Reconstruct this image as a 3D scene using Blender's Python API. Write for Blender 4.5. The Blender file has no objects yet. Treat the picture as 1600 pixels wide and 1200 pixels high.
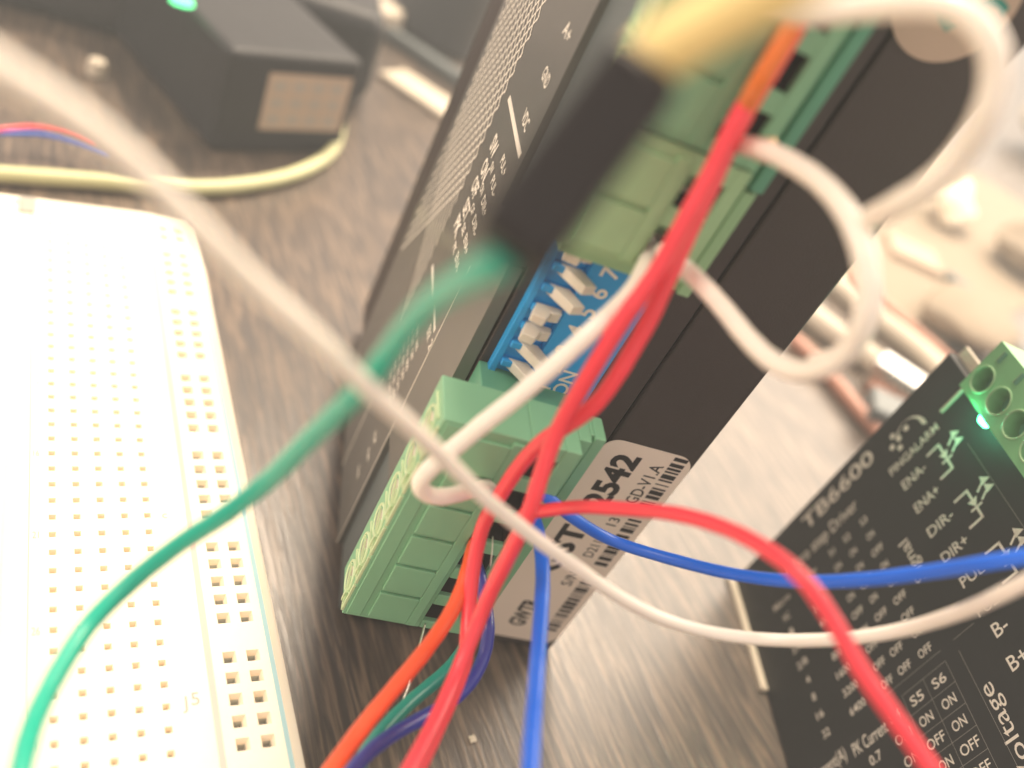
import bpy, bmesh, math, random
from mathutils import Vector, Matrix, Euler
random.seed(7)
S = 0.001                       # everything below is written in millimetres
TABLE = -14.8                   # table height in the survey frame (breadboard top = 0)
scene = bpy.context.scene
col = scene.collection

# ------------------------------------------------------------------ camera
RIGHT = Vector((0.87052931, -0.33803512, 0.35764644))
DOWN = Vector((0.04907875, -0.66349307, -0.74657097))
FWD = Vector((0.48966314, 0.66746475, -0.56099983))
CAM = Vector((-6.7563567, -85.36105502, 88.89080017))
FPX = 1445.95

def W(p):                       # survey mm -> blender metres
    return Vector((p[0]*S, p[1]*S, (p[2]-TABLE)*S))

cam_data = bpy.data.cameras.new('camera')
cam = bpy.data.objects.new('camera', cam_data)
col.objects.link(cam)
m = Matrix((( RIGHT.x, -DOWN.x, -FWD.x), (RIGHT.y, -DOWN.y, -FWD.y), (RIGHT.z, -DOWN.z, -FWD.z))).to_4x4()
m.translation = W(CAM)
cam.matrix_world = m
cam_data.sensor_width = 36.0
cam_data.lens = FPX/1600*36
cam_data.clip_start = 0.004
cam_data.clip_end = 20
cam_data.dof.use_dof = True
cam_data.dof.focus_distance = 0.104
cam_data.dof.aperture_fstop = 13.5
scene.camera = cam

# ------------------------------------------------------------------ light
world = bpy.data.worlds.new('World')
scene.world = world
world.use_nodes = True
wn = world.node_tree
wn.nodes['Background'].inputs[0].default_value = (1.0, 0.83, 0.74, 1)
wn.nodes['Background'].inputs[1].default_value = 0.66

def area(name, az, el, dist, size, power, color):
    d = Vector((math.sin(math.radians(az))*math.cos(math.radians(el)),
                math.cos(math.radians(az))*math.cos(math.radians(el)), math.sin(math.radians(el))))
    l = bpy.data.lights.new(name, 'AREA')
    l.shape = 'RECTANGLE'; l.size, l.size_y = size
    l.energy = power; l.color = color
    o = bpy.data.objects.new(name, l)
    o.location = W((50, 0, TABLE)) + d*dist
    o.rotation_euler = (-d).to_track_quat('-Z', 'Y').to_euler()
    col.objects.link(o)
    return o
area('key_lamp', 25, 56, 1.0, (0.12, 0.12), 9.5, (1.0, 0.83, 0.64))
area('window_light', 66, 35, 1.6, (1.2, 1.1), 22.0, (1.0, 0.84, 0.66))
area('left_fill', -82, 42, 1.3, (0.5, 0.5), 5.5, (1.0, 0.86, 0.70))  # unseen fill added from the left to brighten the cover face

scene.view_settings.view_transform = 'Standard'
scene.view_settings.look = 'None'
scene.view_settings.exposure = 0.66
scene.view_settings.gamma = 1.0
scene.view_settings.use_curve_mapping = False
scene.render.engine = 'CYCLES'

# ------------------------------------------------------------------ frames and helpers
def at(u, v, depth):            # a point seen at photo pixel (u, v), at that depth in mm
    return CAM + (RIGHT*((u-800)/FPX) + DOWN*((v-600)/FPX) + FWD)*depth
def on_table(u, v, h=0.0):
    d = RIGHT*((u-800)/FPX) + DOWN*((v-600)/FPX) + FWD
    return CAM + d*((TABLE+h-CAM.z)/d.z)

def axes(x, y, z, org, scale=1.0):
    mm = Matrix(((x.x, y.x, z.x), (x.y, y.y, z.y), (x.z, y.z, z.z))).to_4x4()
    mm = mm @ Matrix.Scale(scale, 4)
    mm.translation = W(org)
    return mm

def tag(o, label, cat, group=None, kind=None):
    if label: o['label'] = label
    if cat: o['category'] = cat
    if group: o['group'] = group
    if kind: o['kind'] = kind
    return o

def empty(name, label, cat, mw=None, group=None):
    o = bpy.data.objects.new(name, None)
    o.empty_display_size = 0.005
    col.objects.link(o)
    if mw is not None: o.matrix_world = mw
    return tag(o, label, cat, group)

class MB:                       # gathers shapes, in mm
    def __init__(s): s.v = []; s.f = []
    def add(s, vs, fs):
        n = len(s.v); s.v += [tuple(a) for a in vs]; s.f += [tuple(i+n for i in f) for f in fs]; return s
    def box(s, x0, x1, y0, y1, z0, z1):
        return s.add([(x0,y0,z0),(x1,y0,z0),(x1,y1,z0),(x0,y1,z0),(x0,y0,z1),(x1,y0,z1),(x1,y1,z1),(x0,y1,z1)],
                     [(0,3,2,1),(4,5,6,7),(0,1,5,4),(1,2,6,5),(2,3,7,6),(3,0,4,7)])
    def hexa(s, a, b):          # two quads of 4 points, joined
        return s.add(list(a)+list(b), [(3,2,1,0),(4,5,6,7),(0,1,5,4),(1,2,6,5),(2,3,7,6),(3,0,4,7)])
    def prism(s, pts, fn):      # pts: polygon; fn(p, k) -> 3D for k = 0, 1
        n = len(pts)
        vs = [fn(p, 0) for p in pts]+[fn(p, 1) for p in pts]
        fs = [tuple(reversed(range(n))), tuple(range(n, 2*n))]+[(i, (i+1) % n, n+(i+1) % n, n+i) for i in range(n)]
        return s.add(vs, fs)
    def cyl(s, c, ax, r0, r1, h, n=24):
        c = Vector(c); ax = Vector(ax).normalized(); u = ax.orthogonal().normalized(); w = ax.cross(u)
        vs = []; 
        for k in (0, 1):
            r = r1 if k else r0
            vs += [c+ax*(h*k)+(u*math.cos(t)+w*math.sin(t))*r for t in [2*math.pi*i/n for i in range(n)]]
        fs = [tuple(reversed(range(n))), tuple(range(n, 2*n))]+[(i, (i+1) % n, n+(i+1) % n, n+i) for i in range(n)]
        return s.add(vs, fs)
    def ring(s, c, ax, R, r, n=28, k=8):
        c = Vector(c); ax = Vector(ax).normalized(); u = ax.orthogonal().normalized(); w = ax.cross(u)
        vs = []; fs = []
        for i in range(n):
            t = 2*math.pi*i/n; d = u*math.cos(t)+w*math.sin(t)
            for j in range(k):
                q = 2*math.pi*j/k
                vs.append(c+d*(R+r*math.cos(q))+ax*(r*math.sin(q)))
        for i in range(n):
            for j in range(k):
                fs.append((i*k+j, ((i+1) % n)*k+j, ((i+1) % n)*k+(j+1) % k, i*k+(j+1) % k))
        return s.add(vs, fs)
    def build(s, name, mat, parent=None, bevel=0, smooth=False, mw=None):
        me = bpy.data.meshes.new(name)
        me.from_pydata([(a[0]*S, a[1]*S, a[2]*S) for a in s.v], [], s.f)
        me.validate()
        bm = bmesh.new(); bm.from_mesh(me)
        bmesh.ops.recalc_face_normals(bm, faces=bm.faces); bm.to_mesh(me); bm.free()
        me.materials.append(mat)
        o = bpy.data.objects.new(name, me); col.objects.link(o)
        if parent: o.parent = parent
        if mw is not None: o.matrix_world = mw
        if smooth:
            for p in me.polygons: p.use_smooth = True
        if bevel:
            b = o.modifiers.new('bevel', 'BEVEL'); b.width = bevel*S; b.segments = 2
            b.limit_method = 'ANGLE'; b.angle_limit = math.radians(40)
            for p in me.polygons: p.use_smooth = True
            b.harden_normals = True
        return o

# ------------------------------------------------------------------ materials
def nd(nt, t, **kw):
    n = nt.nodes.new(t)
    for k, v in kw.items(): setattr(n, k, v)
    return n
def plastic(name, c, rough=0.45, spec=0.5, var=0.12, scale=900, bump=0.15, coat=0.0, metal=0.0, c2=None, sss=0.0):
    m_ = bpy.data.materials.new(name); m_.use_nodes = True
    nt = m_.node_tree; b = nt.nodes['Principled BSDF']
    tc = nd(nt, 'ShaderNodeTexCoord')
    n1 = nd(nt, 'ShaderNodeTexNoise'); n1.inputs['Scale'].default_value = scale*0.12; n1.inputs['Detail'].default_value = 6
    n2 = nd(nt, 'ShaderNodeTexNoise'); n2.inputs['Scale'].default_value = scale*6; n2.inputs['Detail'].default_value = 3
    nt.links.new(tc.outputs['Object'], n1.inputs['Vector']); nt.links.new(tc.outputs['Object'], n2.inputs['Vector'])
    mix = nd(nt, 'ShaderNodeMix', data_type='RGBA')
    lo = [max(0, x*(1-var)) for x in c]; hi = [min(1, x*(1+var)) for x in (c2 or c)]
    mix.inputs[6].default_value = (*lo, 1); mix.inputs[7].default_value = (*hi, 1)
    nt.links.new(n1.outputs['Fac'], mix.inputs[0]); nt.links.new(mix.outputs[2], b.inputs['Base Color'])
    rr = nd(nt, 'ShaderNodeMapRange'); rr.inputs[3].default_value = max(0.02, rough-0.08); rr.inputs[4].default_value = min(1, rough+0.1)
    nt.links.new(n1.outputs['Fac'], rr.inputs[0]); nt.links.new(rr.outputs[0], b.inputs['Roughness'])
    bp = nd(nt, 'ShaderNodeBump'); bp.inputs['Strength'].default_value = bump; bp.inputs['Distance'].default_value = 0.0001
    nt.links.new(n2.outputs['Fac'], bp.inputs['Height']); nt.links.new(bp.outputs[0], b.inputs['Normal'])
    b.inputs['Specular IOR Level'].default_value = spec
    b.inputs['Metallic'].default_value = metal
    b.inputs['Coat Weight'].default_value = coat
    if sss:
        b.inputs['Subsurface Weight'].default_value = sss
        b.inputs['Subsurface Radius'].default_value = (0.002, 0.0015, 0.001)
        b.inputs['Subsurface Scale'].default_value = 1.0
    return m_
def wood():
    m_ = bpy.data.materials.new('table_laminate'); m_.use_nodes = True
    nt = m_.node_tree; b = nt.nodes['Principled BSDF']
    tc = nd(nt, 'ShaderNodeTexCoord'); mp = nd(nt, 'ShaderNodeMapping')
    mp.inputs['Scale'].default_value = (800, 45, 45); mp.inputs['Rotation'].default_value = (0, 0, math.radians(6))
    nt.links.new(tc.outputs['Object'], mp.inputs[0])
    n = nd(nt, 'ShaderNodeTexNoise'); n.inputs['Scale'].default_value = 1.6; n.inputs['Detail'].default_value = 9; n.inputs['Roughness'].default_value = .62
    n.inputs['Distortion'].default_value = 0.6
    nt.links.new(mp.outputs[0], n.inputs['Vector'])
    mp2 = nd(nt, 'ShaderNodeMapping'); mp2.inputs['Scale'].default_value = (60, 9, 9)
    nt.links.new(tc.outputs['Object'], mp2.inputs[0])
    nb = nd(nt, 'ShaderNodeTexNoise'); nb.inputs['Scale'].default_value = 1.0; nb.inputs['Detail'].default_value = 5
    nt.links.new(mp2.outputs[0], nb.inputs['Vector'])
    r = nd(nt, 'ShaderNodeValToRGB')
    r.color_ramp.elements[0].position = .42; r.color_ramp.elements[0].color = (.058, .046, .040, 1)
    r.color_ramp.elements[1].position = .60; r.color_ramp.elements[1].color = (.20, .148, .108, 1)
    e = r.color_ramp.elements.new(.5); e.color = (.095, .073, .057, 1)
    nt.links.new(n.outputs['Fac'], r.inputs[0])
    mx = nd(nt, 'ShaderNodeMix', data_type='RGBA', blend_type='MULTIPLY'); mx.inputs[0].default_value = .3
    r2 = nd(nt, 'ShaderNodeValToRGB'); r2.color_ramp.elements[0].position = .3; r2.color_ramp.elements[0].color = (.5, .5, .5, 1)
    r2.color_ramp.elements[1].position = .7; r2.color_ramp.elements[1].color = (1.3, 1.25, 1.2, 1)
    nt.links.new(nb.outputs['Fac'], r2.inputs[0])
    nt.links.new(r.outputs[0], mx.inputs[6]); nt.links.new(r2.outputs[0], mx.inputs[7])
    nt.links.new(mx.outputs[2], b.inputs['Base Color'])
    mr = nd(nt, 'ShaderNodeMapRange'); mr.inputs[3].default_value = .40; mr.inputs[4].default_value = .24
    nt.links.new(n.outputs['Fac'], mr.inputs[0]); nt.links.new(mr.outputs[0], b.inputs['Roughness'])
    bp = nd(nt, 'ShaderNodeBump'); bp.inputs['Strength'].default_value = .5; bp.inputs['Distance'].default_value = .00025
    nt.links.new(n.outputs['Fac'], bp.inputs['Height']); nt.links.new(bp.outputs[0], b.inputs['Normal'])
    b.inputs['Specular IOR Level'].default_value = .75
    return m_
def emit(name, c, st):
    m_ = bpy.data.materials.new(name); m_.use_nodes = True; b = m_.node_tree.nodes['Principled BSDF']
    b.inputs['Base Color'].default_value = (*c, 1); b.inputs['Emission Color'].default_value = (*c, 1)
    b.inputs['Emission Strength'].default_value = st
    return m_

M = dict(
    black=plastic('black_case', (.017, .018, .020), .5, .4, .2, bump=.25),
    blackside=plastic('black_anodised_side', (.050, .038, .034), .5, .5, .15, bump=.5),
    gloss=plastic('glossy_black_print_face', (.12, .116, .105), .38, 1.0, .15, bump=.1, coat=.15),
    inside=plastic('dark_recess', (.012, .016, .015), .6, .3),
    green=plastic('green_terminal_plastic', (.21, .46, .27), .42, .5, .08, bump=.15),
    olive=plastic('light_green_terminal_plastic', (.31, .52, .28), .42, .5, .08, bump=.15),
    dgreen=plastic('dark_green_header', (.11, .33, .21), .45, .5, .1),
    lgreen=plastic('bright_green_terminal_plastic', (.22, .55, .25), .4, .5, .08),
    rim=plastic('light_green_edge', (.55, .68, .40), .35, .6, .1),  # paler cream-green for the screw rims and edge strips
    hole=plastic('dark_wire_entry', (.030, .022, .018), .6, .3),
    metal=plastic('bright_metal', (.75, .70, .62), .28, .5, .1, metal=1.0),
    copper=plastic('copper_strand', (.75, .45, .25), .3, .5, .1, metal=1.0),
    blue=plastic('blue_switch_plastic', (.020, .34, .74), .4, .5, .12),
    lever=plastic('cream_switch_lever', (.74, .66, .55), .5, .4, .05, sss=.2),
    white=plastic('white_breadboard_plastic', (.94, .83, .66), .5, .4, .02, bump=.05, sss=.25),
    pit=plastic('breadboard_hole_bottom', (.62, .62, .56), .6, .3),
    ink=plastic('white_print', (.86, .80, .70), .6, .3, .05),
    inkdim=plastic('grey_print', (.33, .31, .28), .6, .3, .05),
    paper=plastic('label_paper', (.90, .78, .66), .5, .35, .02, bump=.05),
    blackink=plastic('black_ink', (.028, .025, .026), .5, .3, .05),
    greyink=plastic('faint_grey_ink', (.42, .39, .34), .6, .2, .05),
    redink=plastic('faded_red_line', (.86, .52, .46), .6, .2, .1),
    blueink=plastic('faded_blue_line', (.35, .55, .58), .6, .2, .1),
    red=plastic('red_wire_pvc', (.90, .045, .070), .34, .5, .06, bump=.05, coat=.15),
    orangered=plastic('orange_red_wire_pvc', (.85, .085, .012), .34, .5, .05, bump=.05, coat=.15),
    orange=plastic('orange_wire_pvc', (.75, .17, .02), .34, .5, .05, bump=.05),
    bluew=plastic('blue_wire_pvc', (.002, .13, .74), .34, .5, .06, bump=.05, coat=.1),
    shadeblue=plastic('shaded_blue_wire_pvc', (.03, .035, .30), .32, .5, .06, bump=.05, coat=.2),  # blue wire in shadow, its dark purple tone put into the colour
    greenw=plastic('green_wire_pvc', (.0, .40, .27), .36, .5, .08, bump=.05, coat=.1),
    tealw=plastic('teal_wire_pvc', (.01, .26, .20), .35, .5, .08, bump=.05, coat=.2),
    whitew=plastic('white_wire_pvc', (.92, .84, .74), .30, .5, .04, bump=.05, coat=.3, sss=.15),
    yellow=plastic('yellow_wire_pvc', (.92, .70, .28), .36, .5, .06, bump=.05),
    ygreen=plastic('pale_yellow_cable_pvc', (.62, .62, .34), .35, .5, .06),
    brown=plastic('brown_red_wire_pvc', (.45, .20, .13), .4, .5, .06),
    cream=plastic('cream_plastic', (.66, .58, .46), .45, .4, .05),
    dtan=plastic('deep_tan_card', (.33, .27, .20), .7, .2, .08),  # deeper even tan, picked so these surfaces don't blow out
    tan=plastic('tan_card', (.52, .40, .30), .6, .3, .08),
    silver=plastic('silver_shell', (.80, .78, .74), .25, .5, .1, metal=1.0),
    dupont=plastic('black_connector_plastic', (.012, .010, .010), .5, .4, .1),
    greyp=plastic('blue_grey_plastic', (.13, .15, .15), .4, .5, .1),
    table=wood(),
    led=emit('green_led_glow', (.10, 1.0, .45), 9.0),
    led2=emit('small_green_led_glow', (.1, .9, .3), 2.0),
)

# ------------------------------------------------------------------ writing
def text_mesh(s_, size, bold=0.0, sx=1.0):
    cu = bpy.data.curves.new('t', 'FONT'); cu.body = s_; cu.size = size; cu.offset = bold
    cu.align_x = 'LEFT'; cu.resolution_u = 3
    o = bpy.data.objects.new('t', cu); col.objects.link(o)
    dg = bpy.context.evaluated_depsgraph_get()
    me = o.evaluated_get(dg).to_mesh()
    vs = [(v.co.x*sx, v.co.y) for v in me.vertices]; fs = [tuple(p.vertices) for p in me.polygons]
    o.evaluated_get(dg).to_mesh_clear()
    bpy.data.objects.remove(o); bpy.data.curves.remove(cu)
    return vs, fs
def write(mb, s_, cap, place, bold=0.0, width=None, center=False):
    """cap = capital height in mm, place(x, y) -> 3D"""
    vs, fs = text_mesh(s_, cap/0.72, bold*cap)
    if not vs: return
    x0 = min(v[0] for v in vs); x1 = max(v[0] for v in vs)
    k = 1.0 if width is None else width/(x1-x0)
    off = -(x1-x0)*k/2 if center else 0
    mb.add([place((v[0]-x0)*k+off, v[1]) for v in vs], fs)

# ------------------------------------------------------------------ wires
def spline(pts, per=10):
    P = [Vector(p) for p in pts]
    P = [P[0]*2-P[1]]+P+[P[-1]*2-P[-2]]
    out = []
    for i in range(1, len(P)-2):
        a, b, c, d = P[i-1:i+3]
        for k in range(per):
            t = k/per
            out.append(0.5*((2*b)+(c-a)*t+(2*a-5*b+4*c-d)*t*t+(3*b-a-3*c+d)*t**3))
    out.append(P[-2]); return out
def smooth_pts(p, n=2):
    for _ in range(n):
        p = [p[0]]+[(p[i-1]+p[i]*2+p[i+1])/4 for i in range(1, len(p)-1)]+[p[-1]]
    return p
def tube(name, pts, dia, mat, label=None, cat=None, group=None, parent=None, per=10, nseg=18, sm=3, taper=None):
    P = smooth_pts(spline(pts, per), sm)
    mb = MB(); n = len(P); vs = []; fs = []
    up = None
    for i, p in enumerate(P):
        t = (P[min(i+1, n-1)]-P[max(i-1, 0)]).normalized()
        if up is None: up = t.orthogonal().normalized()
        up = (up-t*up.dot(t)).normalized(); w = t.cross(up)
        r = dia/2*(1+0.012*math.sin(i*0.9)+0.01*math.sin(i*0.37+1))
        if taper: r *= taper(i/(n-1))
        vs += [p+(up*math.cos(a)+w*math.sin(a))*r for a in [2*math.pi*j/nseg for j in range(nseg)]]
    for i in range(n-1):
        for j in range(nseg):
            fs.append((i*nseg+j, i*nseg+(j+1) % nseg, (i+1)*nseg+(j+1) % nseg, (i+1)*nseg+j))
    fs.append(tuple(range(nseg))); fs.append(tuple(range((n-1)*nseg, n*nseg)))
    mb.add([(v.x, v.y, v.z-TABLE) for v in vs], fs)
    o = mb.build(name, mat, parent, smooth=True)
    if label: tag(o, label, cat, group)
    return o
def wire(name, uvd, dia, mat, label, **kw):
    return tube(name, [at(*q) for q in uvd], dia, mat, label, 'wire', **kw)

# ================================================================== the table
tb = MB()
tb.box(-880, 1480, -680, 1680, -30, 0)
t_ = tb.build('table', M['table']); tag(t_, None, None, kind='structure')

# ================================================================== breadboard
bb = empty('breadboard', 'large overexposed white solderless breadboard lying on the table at the left', 'breadboard',
           axes(Vector((1,0,0)), Vector((0,1,0)), Vector((0,0,1)), (0,0,TABLE)))
ZT = -TABLE
X0, X1, Y0, Y1 = -44.0, 23.0, -75.0, 59.0
def breadboard():
    pitch = 2.54
    xs_holes = [0, 1, 2, 3, 4]
    colx = [i*pitch for i in range(5)]+[-7.62-i*pitch for i in range(5)]
    rails = [17.04, 17.04+pitch]
    rows = range(-21, 27)
    cells = []
    for cx in colx:
        for r in rows: cells.append((cx, -r*pitch, .37))
    ry0 = 2.483
    for cx in rails:
        for g in range(-4, 5):
            for k in range(5):
                y = ry0-(g*6+k)*pitch
                if -70 < y < 56: cells.append((cx, y, .70))
    # surface: a grid of strips cut by every hole edge
    xs = sorted(set([X0, X1]+[round(c[0]+d, 4) for c in cells for d in (-c[2], c[2])]+[-5.0, -2.3]))
    surf = MB(); pit = MB()
    colmap = {}
    for cx, cy, h in cells: colmap.setdefault(round(cx, 3), []).append((cy, h))
    # strips without holes
    edges = []
    for cx in sorted(colmap):
        h = colmap[cx][0][1]; edges.append((cx-h, cx+h, cx))
    x = X0
    def quad(a, b, c, d, z=ZT): 
        surf.add([(a, c, z), (b, c, z), (b, d, z), (a, d, z)], [(0, 1, 2, 3)])
    for a, b, cx in edges:
        if x < a:
            if x < -5 < a:       # the centre trench lies in this strip
                quad(x, -5.0, Y0, Y1); quad(-2.3, a, Y0, Y1)
                surf.add([(-5, Y0, ZT), (-5, Y1, ZT), (-5, Y1, ZT-.3), (-5, Y0, ZT-.3)], [(0, 1, 2, 3)])
                surf.add([(-2.3, Y0, ZT), (-2.3, Y1, ZT), (-2.3, Y1, ZT-.3), (-2.3, Y0, ZT-.3)], [(0, 1, 2, 3)])
                quad(-5, -2.3, Y0, Y1, ZT-.3)
            else: quad(x, a, Y0, Y1)
        cur = Y0
        for cy, h in sorted(colmap[cx]):
            quad(a, b, cur, cy-h); cur = cy+h
            g = h*.62; q = .5
            jx = random.uniform(-.05, .05)
            o_ = [(cx-h, cy-h, ZT), (cx+h, cy-h, ZT), (cx+h, cy+h, ZT), (cx-h, cy+h, ZT)]
            i_ = [(cx-g+jx, cy-g, ZT-.8), (cx+g+jx, cy-g, ZT-.8), (cx+g+jx, cy+g, ZT-.8), (cx-g+jx, cy+g, ZT-.8)]
            surf.add(o_+i_, [(0, 1, 5, 4), (1, 2, 6, 5), (2, 3, 7, 6), (3, 0, 4, 7)])
            l_ = [(p[0], p[1], ZT-1.7) for p in i_]
            pit.add(i_+l_, [(0, 1, 5, 4), (1, 2, 6, 5), (2, 3, 7, 6), (3, 0, 4, 7), (4, 5, 6, 7)])
        quad(a, b, cur, Y1)
        x = b
    quad(x, X1-1.2, Y0, Y1)
    top = surf.build('perforated_top', M['white'], bb)
    pit.build('contact_pits', M['pit'], bb)
    # outer walls with a rounded far corner, and a lowered lip along the right edge
    body = MB()
    body.add([(X1-1.2, Y0, ZT), (X1-1.2, Y1, ZT), (X1, Y1, ZT-.7), (X1, Y0, ZT-.7)], [(0, 1, 2, 3)])
    body.box(X1-1.2, X1, Y0, Y1, 4, ZT-.7)
    body.box(X0, X1-1.2, Y1, Y1+1.2, 4, ZT-.01)
    # rounded far right corner
    body.box(X0, X0+1, Y0, Y1, 4, ZT-.02)
    body.box(X0+1, X1-1.2, Y0-1, Y0, 4, ZT-.01)
    body.build('body', M['white'], bb)
    ft = MB(); ft.box(X0+.5, X1-.5, Y0, Y1+.5, 0, 4); ft.build('foam_base', M['cream'], bb)
    ln = MB()
    y = Y0
    while y < 56:
        L_ = random.uniform(5, 12); w = random.uniform(.24, .34)
        ln.box(14.85-w/1, 14.85+w, y, min(y+L_, 56), ZT, ZT+.03); y += L_
    ln.build('red_rail_line', M['redink'], bb)
    ln = MB(); ln.box(21.25, 21.75, Y0, 56, ZT, ZT+.03); ln.build('blue_rail_line', M['blueink'], bb)
    tx = MB()
    write(tx, 'J', 1.5, lambda x, y: (11.7+x, -33.5+y, ZT+.03)); write(tx, '5', 1.5, lambda x, y: (12.6+x, -33.2+y, ZT+.03))
    for k, r in enumerate(range(-16, 24, 5)):
        write(tx, str(1+(r+16)//5*5), 1.0, lambda x, y: (-2.0+x*.6, -r*2.54-.5+y, ZT+.03))
    write(tx, 'c', 1.1, lambda x, y: (11.8+x, -3*2.54-.5+y, ZT+.03))
    tx.build('printed_marks', M['greyink'], bb)
    nt_ = MB(); nt_.box(-4.3, -2.0, 56, Y1+1.3, ZT-1.6, ZT+.02); nt_.build('dovetail_slot', M['greyink'], bb)
breadboard()

# ================================================================== first driver (standing upright)
o1 = Vector((35.906, -14.605, 0.0))
_R = Matrix(((0.964, 0, 0), (0, 0, 0), (0, 0, 0)))
def rod(rv):
    rv = Vector(rv); a = rv.length
    return Matrix.Rotation(a, 3, rv.normalized())
R1 = rod((.053, .034, 0)) @ rod((0, 0, -.265))
H1 = R1 @ Vector((1, 0, 0)); Y1_ = R1 @ Vector((0, 1, 0)); L1 = R1 @ Vector((0, 0, 1))
ZB = -13.3                      # bottom of the driver, in its own height scale
def F1(h, l, off=0.0):          # point in front of the terminal side, survey mm
    return o1+H1*h-Y1_*off+L1*l
drv = empty('motor_driver', 'tall black driver standing on end with three green terminals and a blue switch bank', 'driver',
            axes(H1, Y1_, L1, o1+L1*ZB))
z_ = lambda l: l-ZB
TOPL = 104.7
def fb(mb, h0, h1, f0, f1, l0, l1):      # h across, f = how far it stands out, l = height
    return mb.box(h0, h1, -f1, -f0, z_(l0), z_(l1))
# housing: side plate up to the seam, heat sink beyond it
hb = MB(); fb(hb, 1.2, 20.1, -70, 0, ZB, TOPL); hb.build('housing', M['blackside'], drv, bevel=.25)
hs = MB(); fb(hs, 20.45, 32.4, -74, .05, ZB, TOPL)
hs.build('heat_sink', M['blackside'], drv, bevel=.5)
sg = MB(); fb(sg, 19.9, 20.6, -70, -.5, ZB+.3, TOPL-.3); sg.build('seam', M['inside'], drv)
# cover plate with its notches for the terminals
def cover():
    N = 11.7
    pts = [(0, 30.9), (0, 46.5), (N, 46.5), (N, TOPL), (58, TOPL), (58, ZB), (N, ZB), (N, 30.9)]
    # split in convex pieces so that it shades cleanly
    mb = MB()
    for y0, y1, l0, l1 in [(N, 52, ZB, 10), (0, 52, 10, 46.5), (N, 52, 46.5, TOPL)]:
        mb.box(-.55, .9, y0, y1, z_(l0), z_(l1))
    return mb.build('cover_plate', M['gloss'], drv)
cover()
for a_, b_ in ((ZB+.2, 10), (46.5, TOPL-.2)):
    rc = MB(); rc.box(.3, 1.2, .5, 11.7, z_(a_), z_(b_)); rc.build('terminal_recess', M['greyp'], drv)
# writing on the cover
ct = MB()
T1 = lambda d, l: (lambda x, y: (-.60, d-x, z_(l)+y))
for i, s_ in enumerate(['PUL+', 'PUL-', 'DIR+', 'DIR-', 'ENA+', 'ENA-']):
    write(ct, s_, 1.25, T1(19.0, 48.4-i*2.75-.6), .03, width=3.6)
for i, s_ in enumerate(['VDC', 'GND', 'A+', 'A-', 'B+', 'B-']):
    write(ct, s_, 1.5, T1(18.6, 53.6+i*5.1), .03, width=3.4)
for i, s_ in enumerate(['SW', 'ON', 'OFF', 'SET', 'PK']):
    write(ct, s_, 2.1, T1(26.0-.6*(i % 2), 46.0-i*2.9), .05, width=3.4)
    write(ct, s_[:2], 1.2, T1(22.0, 45.2-i*2.9), .03, width=1.8)
for i in range(7):
    for j in range(3):
        write(ct, ['ON', 'OFF', '400', '800', 'ON', 'OFF', '1600'][(i*2+j*3) % 7], 1.0, T1(25.3-j*3.0, 20.0-i*1.8), .03, width=2.2)
write(ct, 'ERR', 1.5, T1(16.5, 24.2), .03, width=2.4); write(ct, '2', 1.5, T1(13.0, 24.6), .03)
write(ct, 'ALM', 1.1, T1(18.4, 3.2), .03, width=2.2); write(ct, 'RUN', 1.1, T1(17.6, .4), .03, width=2.2)
write(ct, 'PWR', 1.1, T1(18.4, -4.4), .03, width=2.2)
ct.box(-.62, -.55, 13.1, 27.4, z_(51.6), z_(52.3)); ct.box(-.62, -.55, 13.5, 27.6, z_(26.4), z_(27.0))
ct.box(-.62, -.55, 11.72, 11.86, z_(ZB), z_(38))
ct.box(-.62, -.55, 27.3, 27.5, z_(ZB), z_(6))
ct.build('cover_writing', M['ink'], drv)
# pale crosshatch printed on the far half of the cover
ch = MB()
for k in range(-12, 60):
    l0 = -20+k*2.3
    for sgn in (1, -1):
        a = (30.2, l0); b = (50, l0+sgn*24)
        if sgn < 0: a = (30.2, l0+12); b = (50, l0-12)
        def cl(p, q):
            (ya, la), (yb, lb) = p, q; lo, hi = 14, 103
            if min(la, lb) < lo or max(la, lb) > hi: return None
            return p, q
        if cl(a, b) is None: continue
        w = .26
        ch.add([(-.60, a[0], z_(a[1]-w)), (-.60, a[0], z_(a[1]+w)), (-.60, b[0], z_(b[1]+w)), (-.60, b[0], z_(b[1]-w))], [(0, 1, 2, 3)])
ch.build('crosshatch_print', M['ink'], drv)

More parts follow.
